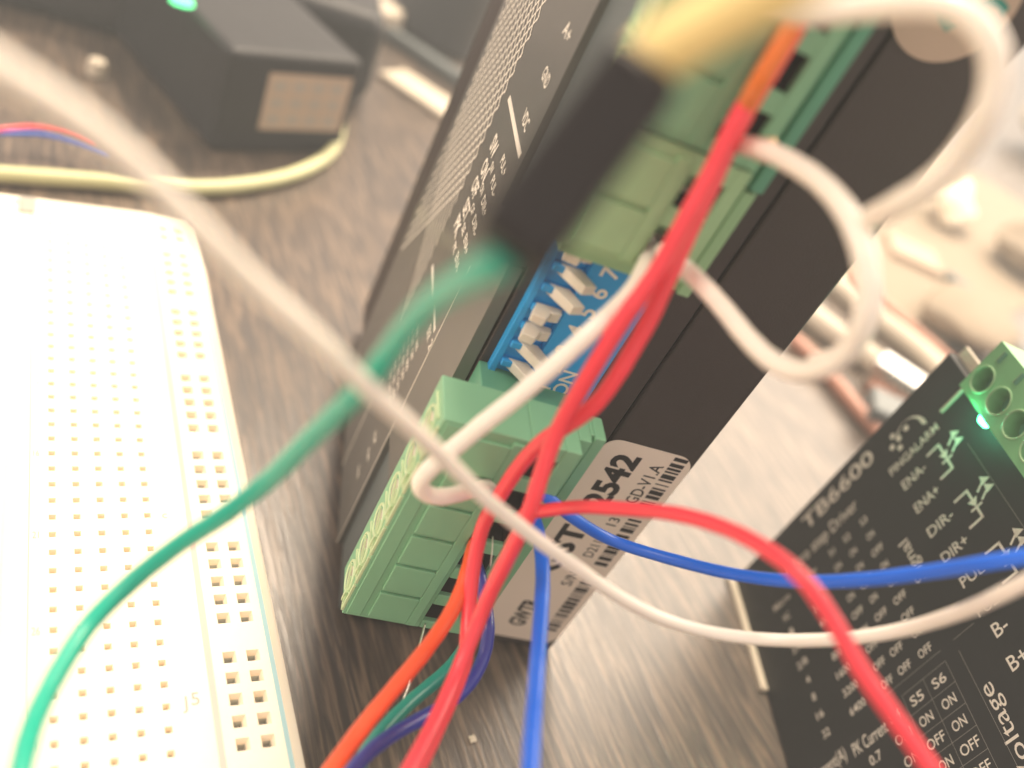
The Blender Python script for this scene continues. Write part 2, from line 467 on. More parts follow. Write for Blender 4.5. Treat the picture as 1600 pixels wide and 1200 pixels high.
# terminals: header + plug
def terminal(name, mat, hx0, hx1, pins, l0, front, back, lip, head, pitch=5.08, label=None):
    """pins from height l0; body stands out from 'back' to 'front'"""
    L = pins*pitch
    body = MB()
    mid0 = hx0+9.2; mid1 = mid0+3.6          # the wire entry row
    fb(body, hx0, mid0, back, front, l0-.5, l0+L+1.0)
    fb(body, mid1, hx1, back, front, l0-.5, l0+L+1.0)
    for i in range(pins+1):                   # webs between the entries
        z0 = l0+i*pitch-.95 if i else l0-.5; z1 = l0+i*pitch+.95 if i < pins else l0+L+1.0
        fb(body, mid0-.01, mid1+.01, back, front-.01, z0, z1)
    fb(body, mid0, mid1, back, front-4.5, l0-.4, l0+L+.9)
    # flange with grooves towards the heat sink
    fb(body, hx1, hx1+lip*.45, back, front-2.2, l0-.5, l0+L+1.0)
    fb(body, hx1+lip*.45, hx1+lip*.6, back, front-3.4, l0-.5, l0+L+1.0)
    fb(body, hx1+lip*.6, hx1+lip, back, front-3.0, l0-.5, l0+L+1.0)
    b = body.build(name, mat, drv, bevel=.16)
    if label: b['label'] = label
    pn = MB()                                 # raised panels on the front
    for i in range(pins):
        a = l0+i*pitch+.32; c = l0+(i+1)*pitch-.22
        fb(pn, hx0+2.8, hx0+7.4, front-.05, front+.38, a, c)
    fb(pn, hx0+7.4, hx0+8.6, front-.05, front+.375, l0, l0+L+.4)
    fb(pn, hx0+.4, hx0+2.1, front-.05, front+.18, l0-.2, l0+L+.7)
    pn.build('front_panel', mat, b, bevel=.12)
    dk = MB(); cp = MB()
    for i in range(pins):
        c = l0+(i+.5)*pitch
        fb(dk, mid0+.1, mid1-.1, front-4.5, front-4.35, c-1.5, c+1.5)
        fb(dk, mid0+.02, mid0+.12, front-4.5, front-.6, c-1.55, c+1.55)
        fb(dk, mid1-.12, mid1-.02, front-4.5, front-.6, c-1.55, c+1.55)
        fb(dk, mid0+.02, mid1-.02, front-4.5, front-.6, c-1.6, c-1.5)
        fb(dk, mid0+.02, mid1-.02, front-4.5, front-.6, c+1.5, c+1.6)
        fb(cp, mid0+.5, mid1-.5, front-3.6, front-3.1, c-1.3, c-.7)
        fb(cp, mid0+.5, mid0+.8, front-4.2, front-3.1, c-1.3, c+1.2)
    dk.build('wire_entry_lining', M['hole'], b)
    cp.build('wire_clamp', M['metal'], b)
    # the screw side facing the cover
    scr = MB(); rim = MB(); well = MB()
    yc = (back+front)/2+.2
    for i in range(pins):
        c = l0+(i+.5)*pitch
        rim.ring((hx0-.05, -yc, z_(c)), (1, 0, 0), 1.75, .20)
        well.cyl((hx0-.10, -yc, z_(c)), (1, 0, 0), 1.68, 1.68, .09)
        scr.cyl((hx0-.16, -yc, z_(c)), (1, 0, 0), 1.15, 1.25, .08)
        rim.box(hx0-.25, hx0+.01, -front, -front+.35, z_(c-2.3), z_(c+2.3))
        rim.box(hx0-.22, hx0+.01, -yc-1.9, -yc+1.9, z_(c+2.35), z_(c+2.6))
        rim.box(hx0-.45, hx0+.01, -front+.9, -front+1.3, z_(c-1.9), z_(c-.3))
        for q in (-1, 1):
            rim.hexa([(hx0-.3, -front, z_(c-2.4)), (hx0+.01, -front, z_(c-2.4)), (hx0+.01, -front+.3, z_(c-2.4)), (hx0-.3, -front+.3, z_(c-2.4))],
                     [(hx0-.3, -yc+.9*q, z_(c+.9)), (hx0+.01, -yc+.9*q, z_(c+.9)), (hx0+.01, -yc+.9*q+.25, z_(c+.9)), (hx0-.3, -yc+.9*q+.25, z_(c+.9))])
    well.build('screw_well', M['dgreen'], b, bevel=0)
    rim.build('screw_rim', M['rim'], b, smooth=False)
    scr.build('screw', M['metal'], b)
    # header behind the plug
    hd = MB(); h0, h1, hf, g0, g1 = head
    fb(hd, h0, h1, 0, hf, g0, g1)
    fb(hd, h1-4.2, h1-3.2, hf-.01, hf+.35, g0+.01, g1-.01); fb(hd, h1-1.6, h1-.3, hf-.01, hf+.6, g0+.01, g1-.01)
    hd.build('header', M['dgreen'] if mat is M['green'] else mat, b, bevel=.15)
    return b
terminal('signal_terminal', M['green'], -3.9, 10.7, 6, 5.0, 13.0, 6.6, 3.2, (1.25, 12.5, 6.5, 3.0, 34.5))
terminal('motor_terminal', M['olive'], -2.6, 11.6, 2, 56.0, 9.0, 4.5, 1.5, (1.25, 15.2, 5.2, 52.6, 64.4),
         label='olive green two way motor terminal above the switch bank')
terminal('power_terminal', M['green'], -2.6, 11.6, 6, 67.9, 9.0, 4.5, 1.5, (1.25, 15.2, 5.8, 64.8, 97.0))

# blue switch bank
sw = MB(); fb(sw, 2.2, 3.0, 0, 1.2, 32.6, 54.8); fb(sw, 6.4, 14.0, 0, 1.7, 32.6, 54.8); fb(sw, 3.0, 6.4, 0, .6, 32.6, 54.8)
for k in range(9): fb(sw, 3.0, 6.4, .5, 1.65, 33.3+k*2.54-.1, 34.0+k*2.54)
swo = sw.build('switch_bank', M['blue'], drv, bevel=.12)
up = [0, 0, 1, 1, 0, 0, 1, 1]
lever = None
for k in range(8):
    lc = 36.0+k*2.54
    mb = MB(); w = .60
    if not up[k]:     # thrown towards the numbers
        a = [(3.6, -1.0, z_(lc-w)), (5.9, -1.0, z_(lc-w)), (5.9, -1.0, z_(lc+w)), (3.6, -1.0, z_(lc+w))]
        b = [(5.9, -3.9, z_(lc-w*.9)), (7.3, -3.3, z_(lc-w*.9)), (7.3, -3.3, z_(lc+w*.9)), (5.9, -3.9, z_(lc+w*.9))]
        mb.hexa(a, b)
    else:
        a = [(3.4, -1.0, z_(lc-w)), (5.6, -1.0, z_(lc-w)), (5.6, -1.0, z_(lc+w)), (3.4, -1.0, z_(lc+w))]
        b = [(2.7, -3.2, z_(lc-w*.85)), (4.2, -3.5, z_(lc-w*.85)), (4.2, -3.5, z_(lc+w*.85)), (2.7, -3.2, z_(lc+w*.85))]
        mb.hexa(a, b); mb.hexa([(4.4, -1.0, z_(lc-w)), (6.3, -1.0, z_(lc-w)), (6.3, -1.0, z_(lc+w)), (4.4, -1.0, z_(lc+w))],
                               [(5.0, -2.3, z_(lc-w)), (6.1, -2.0, z_(lc-w)), (6.1, -2.0, z_(lc+w)), (5.0, -2.3, z_(lc+w))])
    mb.build('lever', M['lever'], swo, bevel=.12)
st = MB()
for k in range(8):
    lc = 34.911+k*2.54
    write(st, str(k+1), 1.9, lambda x, y: (8.5+.85-y, -1.73, z_(lc)-.5+x), .03)
write(st, 'ON', 1.7, lambda x, y: (11.3-y, -1.73, z_(34.0)+x), .02)
st.build('switch_numbers', M['ink'], swo)

# serial number label, reading upwards
def rounded(x0, x1, y0, y1, r, n=6):
    pts = []
    for cx, cy, a0 in ((x1-r, y1-r, 0), (x0+r, y1-r, 90), (x0+r, y0+r, 180), (x1-r, y0+r, 270)):
        for i in range(n+1):
            a = math.radians(a0+90*i/n); pts.append((cx+r*math.cos(a), cy+r*math.sin(a)))
    return pts
lb = MB(); lb.prism(rounded(19.7, 32.0, -11.6, 29.0, 2.2), lambda p, k: (p[0], -.10-.10*k, z_(p[1])))
lbo = lb.build('serial_label', M['paper'], drv)
lbo['label'] = 'cream paper label with large dark numbers and a barcode'
lt = MB(); LY = -.23
P1 = lambda h, l: (lambda x, y: (h-y, LY, z_(l)+x))
write(lt, 'GST', 3.3, P1(25.0, 4.0), .055, width=9.6)
write(lt, '2542', 3.3, P1(25.2, 17.6), .055, width=9.6)
write(lt, 'S/N', 1.6, P1(28.2, 1.9), .01); write(lt, 'D2112', 1.5, P1(28.2, 8.4), .01, width=4.4); write(lt, '13', 1.5, P1(28.2, 15.0), .01)
write(lt, 'GD-V1.A', 1.7, P1(28.6, 19.6), .015, width=7.2)
write(lt, 'GWTR', 2.4, P1(25.8, -8.6), .05, width=6.2)
random.seed(12)
l = -8.4
while l < 28.2:
    w = random.choice([.18, .3, .42, .6, .75]); g = random.choice([.2, .28, .4, .55])
    if 17.3 < l < 19.6 or 5.6 < l < 6.9: l += .7; continue
    lt.box(29.1, 31.0, LY-.002, LY+.002, z_(l), z_(l+w)); l += w+g
lt.build('label_print', M['blackink'], lbo)
# round sticker high up
rs = MB(); rs.cyl((23.6, -.06, z_(84.4)), (0, -1, 0), 5.6, 5.6, .12, 40)
rso = rs.build('round_sticker', M['tan'], drv)
rt = MB()
write(rt, 'QC', 3.2, lambda x, y: (21.6+x, -.20, z_(82.4)+y), .05)
write(rt, 'PASS', 1.6, lambda x, y: (20.9+x, -.20, z_(86.4)+y), .05)
rt.build('sticker_print', M['tealw'], rso)

# ================================================================== second driver
o2 = Vector((102.328, -34.61, -6.022)); SC = 0.9153
d2 = Vector((.3264, .94519, -.00855)).normalized(); u2 = Vector((.09742, -.02464, .99494)); u2 = (u2-d2*u2.dot(d2)).normalized()
n2 = u2.cross(d2)               # towards the camera
# local axes: x = along the base away from the camera, y = into the body, z = up
UB = -9.64
base2 = o2+u2*(UB*SC)
dr2 = empty('stepper_driver', 'black stepper driver at the lower right covered with white switch tables', 'driver',
            axes(d2, -n2, u2, base2, SC))
w_ = lambda u: u-UB
b2 = MB(); b2.box(-72, 25.3, 0, 30, w_(UB), w_(50.3)); b2.build('case', M['black'], dr2, bevel=.35)
P2 = lambda d, u: (lambda x, y: (d+y, -.04, w_(u)+x))
tx = MB()
def cell(s_, d, u, cap=1.5, bold=.02, width=None): write(tx, s_, cap*.92, P2(d-cap/2, u), bold*.3, width and width*.96, center=True)
for i, s_ in enumerate(['ENA-', 'ENA+', 'DIR-', 'DIR+']): cell(s_, 12.03-5.08*i, 34.4, 2.0, .03, 5.2)
for i, s_ in enumerate(['PUL-', 'PUL+']): cell(s_, -8.3-5.0*i, 35.2, 2.0, .03, 5.2)
for i, s_ in enumerate(['B-', 'B+', 'A-', 'A+', 'GND', 'VCC']): cell(s_, -17.1-4.95*i, 34.6, 2.3, .03, None)
rowsA = [('NC', 'NC', 'ON', 'ON', 'ON'), ('1', '200', 'ON', 'ON', 'OFF'), ('2/A', '400', 'ON', 'OFF', 'ON'), ('2/B', '400', 'OFF', 'ON', 'ON'),
         ('4', '800', 'ON', 'OFF', 'OFF'), ('8', '1600', 'OFF', 'ON', 'OFF'), ('16', '3200', 'OFF', 'OFF', 'ON'), ('32', '6400', 'OFF', 'OFF', 'OFF')]
cA = [.43, 7.98, 14.52, 18.41, 22.72]
for k, row in enumerate(rowsA):
    for c_, s_ in zip(cA, row): cell(s_, -3.187*(k-3), c_, 1.45, .02, {1: .9, 2: 1.7, 3: 2.7, 4: 3.7}[len(s_)])
for c_, s_ in zip(cA, ('Micro', 'Pulse/rev', 'S1', 'S2', 'S3')): cell(s_, 3.187*4, c_, 1.4, .02, 4.6 if len(s_) > 4 else None)
rowsB = [('S5', 'S6'), ('ON', 'ON'), ('OFF', 'ON'), ('ON', 'OFF'), ('OFF', 'OFF'), ('ON', 'ON'), ('OFF', 'OFF')]
for k, row in enumerate(rowsB):
    for c_, s_ in zip((18.26, 22.73), row): cell(s_, -17.69-3.28*k, c_, 1.6, .025, 2.6 if len(s_) == 2 else 3.5)
for k, s_ in enumerate(['S4', 'ON', 'ON', 'ON', 'OFF', 'OFF', 'OFF']): cell(s_, -17.69-3.28*k, 13.6, 1.6, .025)
for k, (a_, b_) in enumerate([('0.7', '0.5'), ('1.2', '1.0'), ('1.7', '1.5'), ('2.2', '2.0'), ('2.7', '2.5')]):
    cell(a_, -20.9-3.28*k, 7.7, 1.6, .025); cell(b_, -20.9-3.28*k, 0, 1.6, .025)
cell('PK Current', -17.9, 8.0, 2.2, .02, 7.8); cell('Current(A)', -17.2, -1.2, 2.2, .02, 8.2)
cell('Micro step Driver', 16.9, 13.5, 2.6, .02, 19.5)
cell('TB6600', 22.1, 20.4, 3.2, .06, 19.5)
cell('PINGALARM', 16.0, 36.6, 1.7, .04, 11.5)
# headings that run along the long side, read from below
PV = lambda d, u: (lambda x, y: (d-x, -.04, w_(u)+y))
def up_text(s_, d0, u0, cap, width):      # glyph tops towards the tables, reads towards the far end
    write(tx, s_, cap, lambda x, y: (d0+x, -.04, w_(u0)-y), .0, width)
up_text('High Voltage', -44.9, 29.7, 2.35, 22.6)
up_text('Signal', -3.6, 28.4, 2.1, 7.6)
# optocoupler signs
def stroke(mb, pts, w):
    for (x0, y0), (x1, y1) in zip(pts, pts[1:]):
        dx, dy = x1-x0, y1-y0; L_ = math.hypot(dx, dy); nx, ny = -dy/L_*w/2, dx/L_*w/2
        ex, ey = dx/L_*w/2, dy/L_*w/2
        mb.add([P2(0, 0)(y0-ey+ny, 0)]*0 or [(x0+nx-ex, -.045, w_(y0+ny-ey)), (x1+nx+ex, -.045, w_(y1+ny+ey)),
                (x1-nx+ex, -.045, w_(y1-ny+ey)), (x0-nx-ex, -.045, w_(y0-ny-ey))], [(0, 1, 2, 3)])
for k in range(3):
    d_ = 12.9-10.16*k
    stroke(tx, [(d_, 38.2), (d_, 40.6), (d_-1.8, 40.6)], .42)
    stroke(tx, [(d_-5.2, 38.2), (d_-5.2, 40.6), (d_-3.4, 40.6)], .42)
    tx.add([(d_-1.8, -.045, w_(39.7)), (d_-1.8, -.045, w_(41.5)), (d_-3.2, -.045, w_(40.6))], [(0, 1, 2)])
    stroke(tx, [(d_-3.3, 39.7), (d_-3.3, 41.5)], .35)
    for q in (0, 1.5):
        stroke(tx, [(d_-1.4-q, 42.0), (d_-.5-q, 43.6)], .35)
        tx.add([(d_-.9-q, -.045, w_(44.6)), (d_+.35-q, -.045, w_(43.3)), (d_-1.2-q, -.045, w_(43.0))], [(0, 1, 2)])
# crescent emblem
cx_, cy_ = 19.2, 37.6
arc = [(cx_+3.3*math.cos(a), cy_+3.3*math.sin(a)) for a in [math.radians(-60+10*i) for i in range(17)]]
arc2 = [(cx_+.5+2.7*math.cos(a), cy_+2.5*math.sin(a)) for a in [math.radians(-60+10*i) for i in range(17)]]
tx.add([(p[0]-.8, -.045, w_(p[1])) for p in arc+arc2], [(i, i+1, 17+i+1, 17+i) for i in range(16)])
for q in [(19.6, 33.6), (21.3, 34.6), (19.9, 35.4), (18.3, 34.8), (20.4, 37.4)]:
    tx.add([(q[0]+.55*math.cos(a), -.045, w_(q[1]+.55*math.sin(a))) for a in [i*math.pi/4 for i in range(8)]], [tuple(range(8))])
tx.build('face_writing', M['ink'], dr2)
# fine table rules
ru = MB()
def rule(d0, u0, d1, u1): 
    n = len(ru.v); stroke(ru, [(d0, u0), (d1, u1)], .06)
for k in range(8): rule(-16.1-3.28*k, 16.1, -16.1-3.28*k, 25.0)
for u_ in (16.1, 20.5, 25.0): rule(-16.1, u_, -39.1, u_)
rule(-14.4, 12.6, -14.4, 25.0); rule(-16.2, 27.6, -46, 27.6); rule(-14.4, 27.6, -14.4, 31.5); rule(9, 44.6, -60, 45.2)
ru.build('table_rules', M['inkdim'], dr2)
# green screw terminal along its upper edge, with round screw openings
def plate_holes(mb, x0, x1, z0, z1, cx, cz, r, y0, y1, n=32):
    outer = []; inner = []
    for i in range(n):
        a = 2*math.pi*i/n; c, s_ = math.cos(a), math.sin(a)
        t = min(((x1-cx) if c > 0 else (x0-cx))/c if abs(c) > 1e-6 else 1e9, ((z1-cz) if s_ > 0 else (z0-cz))/s_ if abs(s_) > 1e-6 else 1e9)
        outer.append((cx+c*t, y0, cz+s_*t)); inner.append((cx+c*r, y0, cz+s_*r))
    deep = [(p[0], y1, p[2]) for p in inner]
    mb.add(outer+inner+deep, [(i, (i+1) % n, n+(i+1) % n, n+i) for i in range(n)]+[(n+i, n+(i+1) % n, 2*n+(i+1) % n, 2*n+i) for i in range(n)]+[tuple(range(2*n, 3*n))])
    # square corners
    for X in (x0, x1):
        for Z in (z0, z1):
            near = sorted(outer, key=lambda p: (p[0]-X)**2+(p[2]-Z)**2)[:2]
            mb.add([(X, y0, Z), near[0], near[1]], [(0, 1, 2)])
tm = MB(); rm = MB(); sc = MB(); slot = MB()
PT = 5.08; dtop = 14.4; ztb0, ztb1 = w_(50.3), w_(59.0)
for k in range(15):
    x1 = dtop-PT*k; x0 = x1-PT; cx = (x0+x1)/2
    plate_holes(tm, x0, x1, ztb0, ztb0+6.0, cx, ztb0+3.2, 2.0, -4.0, -.5)
    rm.ring((cx, -4.02, ztb0+3.2), (0, 1, 0), 2.08, .16)
    sc.cyl((cx, -1.6, ztb0+3.2), (0, 1, 0), 1.5, 1.5, .9)
    tm.box(x0, x1, -3.98, 3, ztb0+6.0, ztb1)
    slot.box(cx-.35+.2, cx+.55+.2, -4.06, -3.9, ztb0+6.4, ztb0+8.2)
    rm.box(cx+.55, cx+.68, -4.1, -3.98, ztb0+6.3, ztb0+8.2)
tm.box(dtop, dtop+.05, -4, 3, ztb0, ztb1); tm.box(dtop-PT*15, dtop, -.4, 6, ztb0-.2, ztb1-.02); tm.box(dtop-PT*15, dtop, -4.0, -.4, ztb0-.05, ztb0)
tmo = tm.build('terminal_strip', M['lgreen'], dr2)
rm.build('opening_rim', M['olive'], tmo); sc.build('clamp_screw', M['dgreen'], tmo); slot.build('test_slot', M['dgreen'], tmo)
pl = MB(); pl.box(12.5, dtop+.9, 3.2, 12, ztb0, ztb1+1.0); pl.build('plug_back', M['ygreen'], dr2, bevel=.2)
ld = MB(); ld.cyl((8.6, -.9, w_(49.3)), (-.1, -1, .1), 1.05, .8, 1.1, 20); ldo = ld.build('indicator_light', M['led'], dr2, smooth=True)
ep = MB(); ep.box(17.2, 25.6, 2, 2.6, w_(46), w_(52.2)); ep.box(17.0, 17.5, -.4, 2, w_(43.8), w_(52.2))
ep.build('end_tab', M['cream'], dr2, bevel=.1)
fp_ = MB(); fp_.box(.5, 25.6, -1.5, -.05, 0, 1.0); fp_.build('foot_rail', M['cream'], dr2, bevel=.15)
gl = bpy.data.lights.new('indicator_glow', 'POINT'); gl.energy = .0016; gl.color = (.1, 1, .5); gl.shadow_soft_size = .0008
glo = bpy.data.objects.new('indicator_glow', gl); col.objects.link(glo); glo.location = W(base2+(d2*9.2+n2*4.0+u2*w_(49.0))*SC)

# ================================================================== wires in front
g_red = 'red wires bundled down the tall driver'
wire('red_wire', [(1300,-60,64),(1264,0,65),(1205,100,66.5),(1174,150,67.5),(1146,200,68.5),(1109,275,70),(1072,342,71),(1036,410,72.5),(1006,455,73.5),(975,497,74.5),(930,569,76.5),(893,631,78.5),(868,680,80),(846,740,81),(827,800,82),(798,862,84),(768,922,86),(742,985,87),(714,1052,86),(684,1120,82),(642,1200,76),(600,1270,72)],
     1.5, M['red'], 'red wire running straight down the whole bundle, frontmost of the three red ones')
wire('red_wire', [(1306,-60,66),(1269,0,67),(1210,100,68.5),(1178,152,69.5),(1150,203,70.5),(1115,280,72),(1083,348,73),(1056,408,74),(1034,458,75),(1013,503,76),(987,548,77),(962,590,78),(930,632,79.5),(890,662,81),(850,688,83),(815,724,86),(785,768,88.5),(757,816,91),(743,868,92),(735,925,92),(731,975,91),(727,1030,89),(708,1082,86),(682,1140,83),(655,1195,79),(610,1275,74)],
     1.5, M['red'], 'red wire bowing out to the right and crossing behind the straight red one')
wire('red_wire', [(806,812,92),(822,802,90.5),(850,798,89),(905,792,86),(975,795,82),(1055,803,77),(1130,824,73),(1195,857,69),(1252,902,66),(1300,968,65),(1342,1042,64),(1393,1115,63),(1450,1195,62),(1510,1285,61)],
     1.32, M['red'], 'red wire arching to the right over the driver with switch tables')
wire('orange_wire', [(1340,-140,60),(1298,-60,62),(1262,0,63.2),(1234,50,64),(1203,101,64.9),(1180,140,66.2),(1158,182,69.3)], 1.5, M['orange'], 'short orange wire lying on the red bundle at the top edge')
wire('orange_red_wire', [tuple(q) for q in [(752,838,101),(741,852,97),(733,885,94),(718,930,92),(696,972,90),(660,1022,87),(612,1080,84),(565,1138,81),(520,1200,78),(465,1280,75)]], 1.55, M['orangered'],
     'orange red wire curving from the lowest green terminal to the bottom edge')
wire('blue_wire', [(808,728,97),(822,742,95.5),(850,772,94.5),(900,812,96),(960,846,99),(1050,874,97),(1150,898,92),(1250,909,86),(1350,906,81),(1450,894,77),(1540,880,73),(1640,864,70)], 1.28, M['bluew'],
     'blue wire sagging right across the picture above the long white one')
wire('blue_wire', [(812,770,101),(830,800,97),(842,838,94),(848,890,90),(846,950,86),(841,1020,81),(836,1090,77),(831,1160,72),(826,1260,67)], 1.45, M['bluew'],
     'blue wire hanging straight down past the cream serial label')
wire('shaded_blue_wire', [(742,875,102),(750,900,100),(758,940,99),(763,980,97),(757,1022,96),(738,1062,94),(706,1095,92),(660,1122,89),(615,1147,86),(572,1180,83),(520,1240,80)], 1.4, M['shadeblue'],
     'blue wire with shade put into its colour, looping behind the red wires beneath the green terminal')
wire('green_wire', [(705,930,108),(722,950,106),(730,975,102),(728,1008,99),(706,1040,97),(676,1068,95),(638,1100,92),(600,1140,88),(570,1180,85),(530,1250,82)], 1.5, M['tealw'],
     'dark green wire leaving the lowest terminal opening towards the bottom edge')
wire('green_wire', [(792,402,38),(758,422,40),(722,440,43.5),(682,466,47.5),(642,506,51.5),(603,558,55),(568,604,57),(528,644,60),(478,692,64),(420,750,68.5),(350,805,71),(278,852,72.5),(203,912,73),(140,975,71),(92,1048,67),(55,1122,63),(33,1200,59),(20,1290,56)],
     1.5, M['greenw'], 'bright green wire sweeping from the black connector to the lower left corner')
wire('white_wire', [(-90,55,33),(0,106,35),(100,168,37.5),(200,245,40),(300,345,43),(400,444,47),(480,515,50),(560,592,54),(640,665,60),(700,722,66),(760,780,71),(830,836,76),(900,886,80),(960,928,83),(1030,965,86),(1100,986,88.5),(1180,998,89),(1260,1001,87),(1340,996,83.5),(1420,982,80),(1500,957,75),(1560,931,71),(1640,890,67)],
     1.26, M['whitew'], 'longest white wire crossing the whole picture from upper left to right edge')
wire('white_wire', [0,0,(1014,380,84),(1012,405,80.5),(992,448,78),(960,484,76.5),(930,512,75.5),(880,558,76),(812,617,77),(760,658,78),(712,698,79),(676,728,79.5),(657,752,80.5),(664,770,82),(690,776,84),(730,768,88),(770,758,93),(806,750,98)][2:], 1.6, M['whitew'],
     'white wire hooked sharply at its lower end before entering the lowest green terminal')
wire('white_wire', [(1035,390,79),(1062,412,77),(1098,446,75),(1132,484,73),(1165,525,70.5),(1203,562,68),(1245,580,65.5),(1292,572,63),(1330,540,61),(1350,495,59.5),(1356,440,59),(1346,385,59.5),(1320,328,61),(1282,285,63.5),(1240,256,66),(1195,235,69),(1158,226,72)], 1.58, M['whitew'],
     'white wire forming the round loop beside the black heat sink')
wire('white_wire', [(1120,-10,58),(1200,12,56),(1280,18,54),(1370,10,52),(1450,6,50),(1508,20,49),(1545,60,48.5),(1556,115,49),(1540,180,50),(1502,242,52),(1450,292,54),(1392,325,57),(1352,350,61),(1350,400,64),(1362,450,65),(1352,510,66),(1318,552,67.5),(1270,570,69)], 1.6, M['whitew'],
     'white wire making the big blurred loop in the upper right corner')
# bare strands where wires meet the terminals
tube('wire_strands', [at(*q) for q in [(1200,236,70),(1165,226,72),(1145,222,74)]], 2.0, M['copper'], 'bare copper strands of the looped white wire at the upper terminal', 'wire strands', taper=lambda t: 1-.5*t)
tube('loose_strand', [at(*q) for q in [(770,838,96),(769,860,95),(766,885,94)]], .16, M['metal'], 'thin silver strand sticking out of the lowest green terminal', 'wire strand')
tube('loose_strand', [at(*q) for q in [(664,975,100),(656,1005,98),(645,1050,95),(638,1075,94),(625,1105,93)]], .22, M['metal'], 'thin silver strand hanging below the orange red wire', 'wire strand')

# black crimp connector with a yellow and a green wire
cA_, cB_ = at(1008, 110, 38), at(792, 400, 37.5)
ax_ = (cB_-cA_).normalized(); side = ax_.cross(FWD).normalized(); dep = ax_.cross(side).normalized()
cn = MB()
def cpt(t, a, b, r=1.72): 
    p = cA_.lerp(cB_, t)+side*a*r+dep*b*r; return (p.x, p.y, p.z-TABLE)
pr = [(-1, -.8), (-.8, -1), (.8, -1), (1, -.8), (1, .8), (.8, 1), (-.8, 1), (-1, .8)]
nn_ = len(pr)
cn.add([cpt(0, *q) for q in [(a*.75, b*.75) for a, b in pr]]+[cpt(.05, *q) for q in pr]+[cpt(.96, *q) for q in pr]+[cpt(1, *q) for q in [(a*.8, b*.8) for a, b in pr]],
       [tuple(range(nn_))]+[(k*nn_+i, k*nn_+(i+1) % nn_, (k+1)*nn_+(i+1) % nn_, (k+1)*nn_+i) for k in range(3) for i in range(nn_)]+[tuple(range(3*nn_, 4*nn_))])
cno = cn.build('wire_connector', M['dupont']); tag(cno, 'thick blurred black connector joining the yellow and bright green wires', 'connector')
wire('yellow_wire', [(1003,114,38.5),(1030,84,38),(1085,48,37.5),(1150,12,37),(1230,-30,36.5),(1320,-80,36)], 2.6, M['yellow'], 'thick blurred yellow wire entering the black connector at the top')

# ================================================================== things further back
# power adapter, upper left
pa0 = on_table(328, 240)
ax = Vector((.95, .31, 0)).normalized(); ay = Vector((-.31, .95, 0)).normalized()
pa = empty('power_adapter', 'blurred black power adapter with a pale grid sticker at the upper left', 'adapter', axes(ax, ay, Vector((0,0,1)), pa0))
mb = MB(); mb.box(0, 35, 0, 62, 0, 25); mb.build('case', M['black'], pa, bevel=2.0)
mb = MB(); mb.box(10.5, 32.5, -.12, -.01, 6.5, 20.5); s1 = mb.build('sticker', M['tan'], pa); s1['label'] = 'pale sticker with faint printed boxes'
mb = MB()
for i in range(4):
    for j in range(3): mb.box(12.2+i*5.0, 15.4+i*5.0, -.16, -.13, 8.0+j*4.1, 10.4+j*4.1)
mb.build('sticker_boxes', M['greyink'], s1)
pb0 = on_table(300, 70)
pb = empty('router_box', 'long blurred grey box behind the power adapter along the top edge', 'box', axes(Vector((.98, -.18, 0)).normalized(), Vector((.18, .98, 0)).normalized(), Vector((0,0,1)), on_table(120, 130)))
mb = MB(); mb.box(-60, 70, 30, 90, 0, 26); mb.build('case', M['black'], pb, bevel=5)
q_ = axes(Vector((.98, -.18, 0)).normalized(), Vector((.18, .98, 0)).normalized(), Vector((0,0,1)), on_table(120, 130)).inverted() @ W(on_table(284, 4, 26.3)); mb = MB(); mb.cyl(q_/S, (0, 0, 1), 2.6, 2.2, 1.0, 20); mb.build('status_light', M['led2'], pb)
kb = MB(); p = on_table(150, 118); kb.cyl((p.x, p.y, 0), (0, 0, 1), 2.3, 2.0, 4, 24)
tag(kb.build('plug_cap', M['cream'], bevel=.6), 'small cream cap standing left of the power adapter', 'cap')
tube('pale_yellow_cable', [on_table(*q, 2) for q in [(-60,268),(0,272),(140,282),(300,294),(400,286),(470,268),(515,240),(530,205),(528,168)]], 3.2, M['ygreen'], 'pale yellow green cable bending in front of the power adapter', 'cable')
tube('thin_red_wire', [on_table(*q, 6) for q in [(-30,206),(30,199),(70,198),(110,205),(150,222)]], .9, M['red'], 'thin red wire far back at the left edge', 'wire')
tube('thin_teal_wire', [on_table(*q, 4) for q in [(-30,208),(20,208),(70,210),(120,222),(170,240)]], .9, M['bluew'], 'thin blue wire far back at the left edge under the thin red one', 'wire')
# upper middle
def bar(name, mat, a, b, w, h, label, cat, lift=0, bev=.6):
    A, B = on_table(*a), on_table(*b); d = (B-A); L_ = d.length; d.normalize(); n = Vector((-d.y, d.x, 0))
    mb = MB(); mb.box(0, L_, -w/2, w/2, lift, lift+h)
    return tag(mb.build(name, mat, bevel=bev, mw=axes(d, n, Vector((0,0,1)), A)), label, cat)
bar('ruler', M['cream'], (610,118), (740,205), 13, 2, 'cream ruler lying behind the tall driver', 'ruler')
bar('black_cable', M['greyp'], (570,40), (760,165), 5, 5, 'dark cable along the far side of the cream ruler', 'cable', bev=2)
mb = MB(); p = on_table(668, 60); mb.cyl((p.x, p.y, 0), (.2, .1, 1), 17, 15, 34, 40)
tag(mb.build('black_jar', M['black'], bevel=1.5), 'round black pot at the top edge left of the tall driver', 'pot')
mb = MB(); p = on_table(590, 48); mb.cyl((p.x, p.y, 0), (0, 0, 1), 8, 7, 9, 30)
tag(mb.build('bottle_top', M['cream'], bevel=1.5), 'round cream bottle top beside the black pot', 'bottle top')

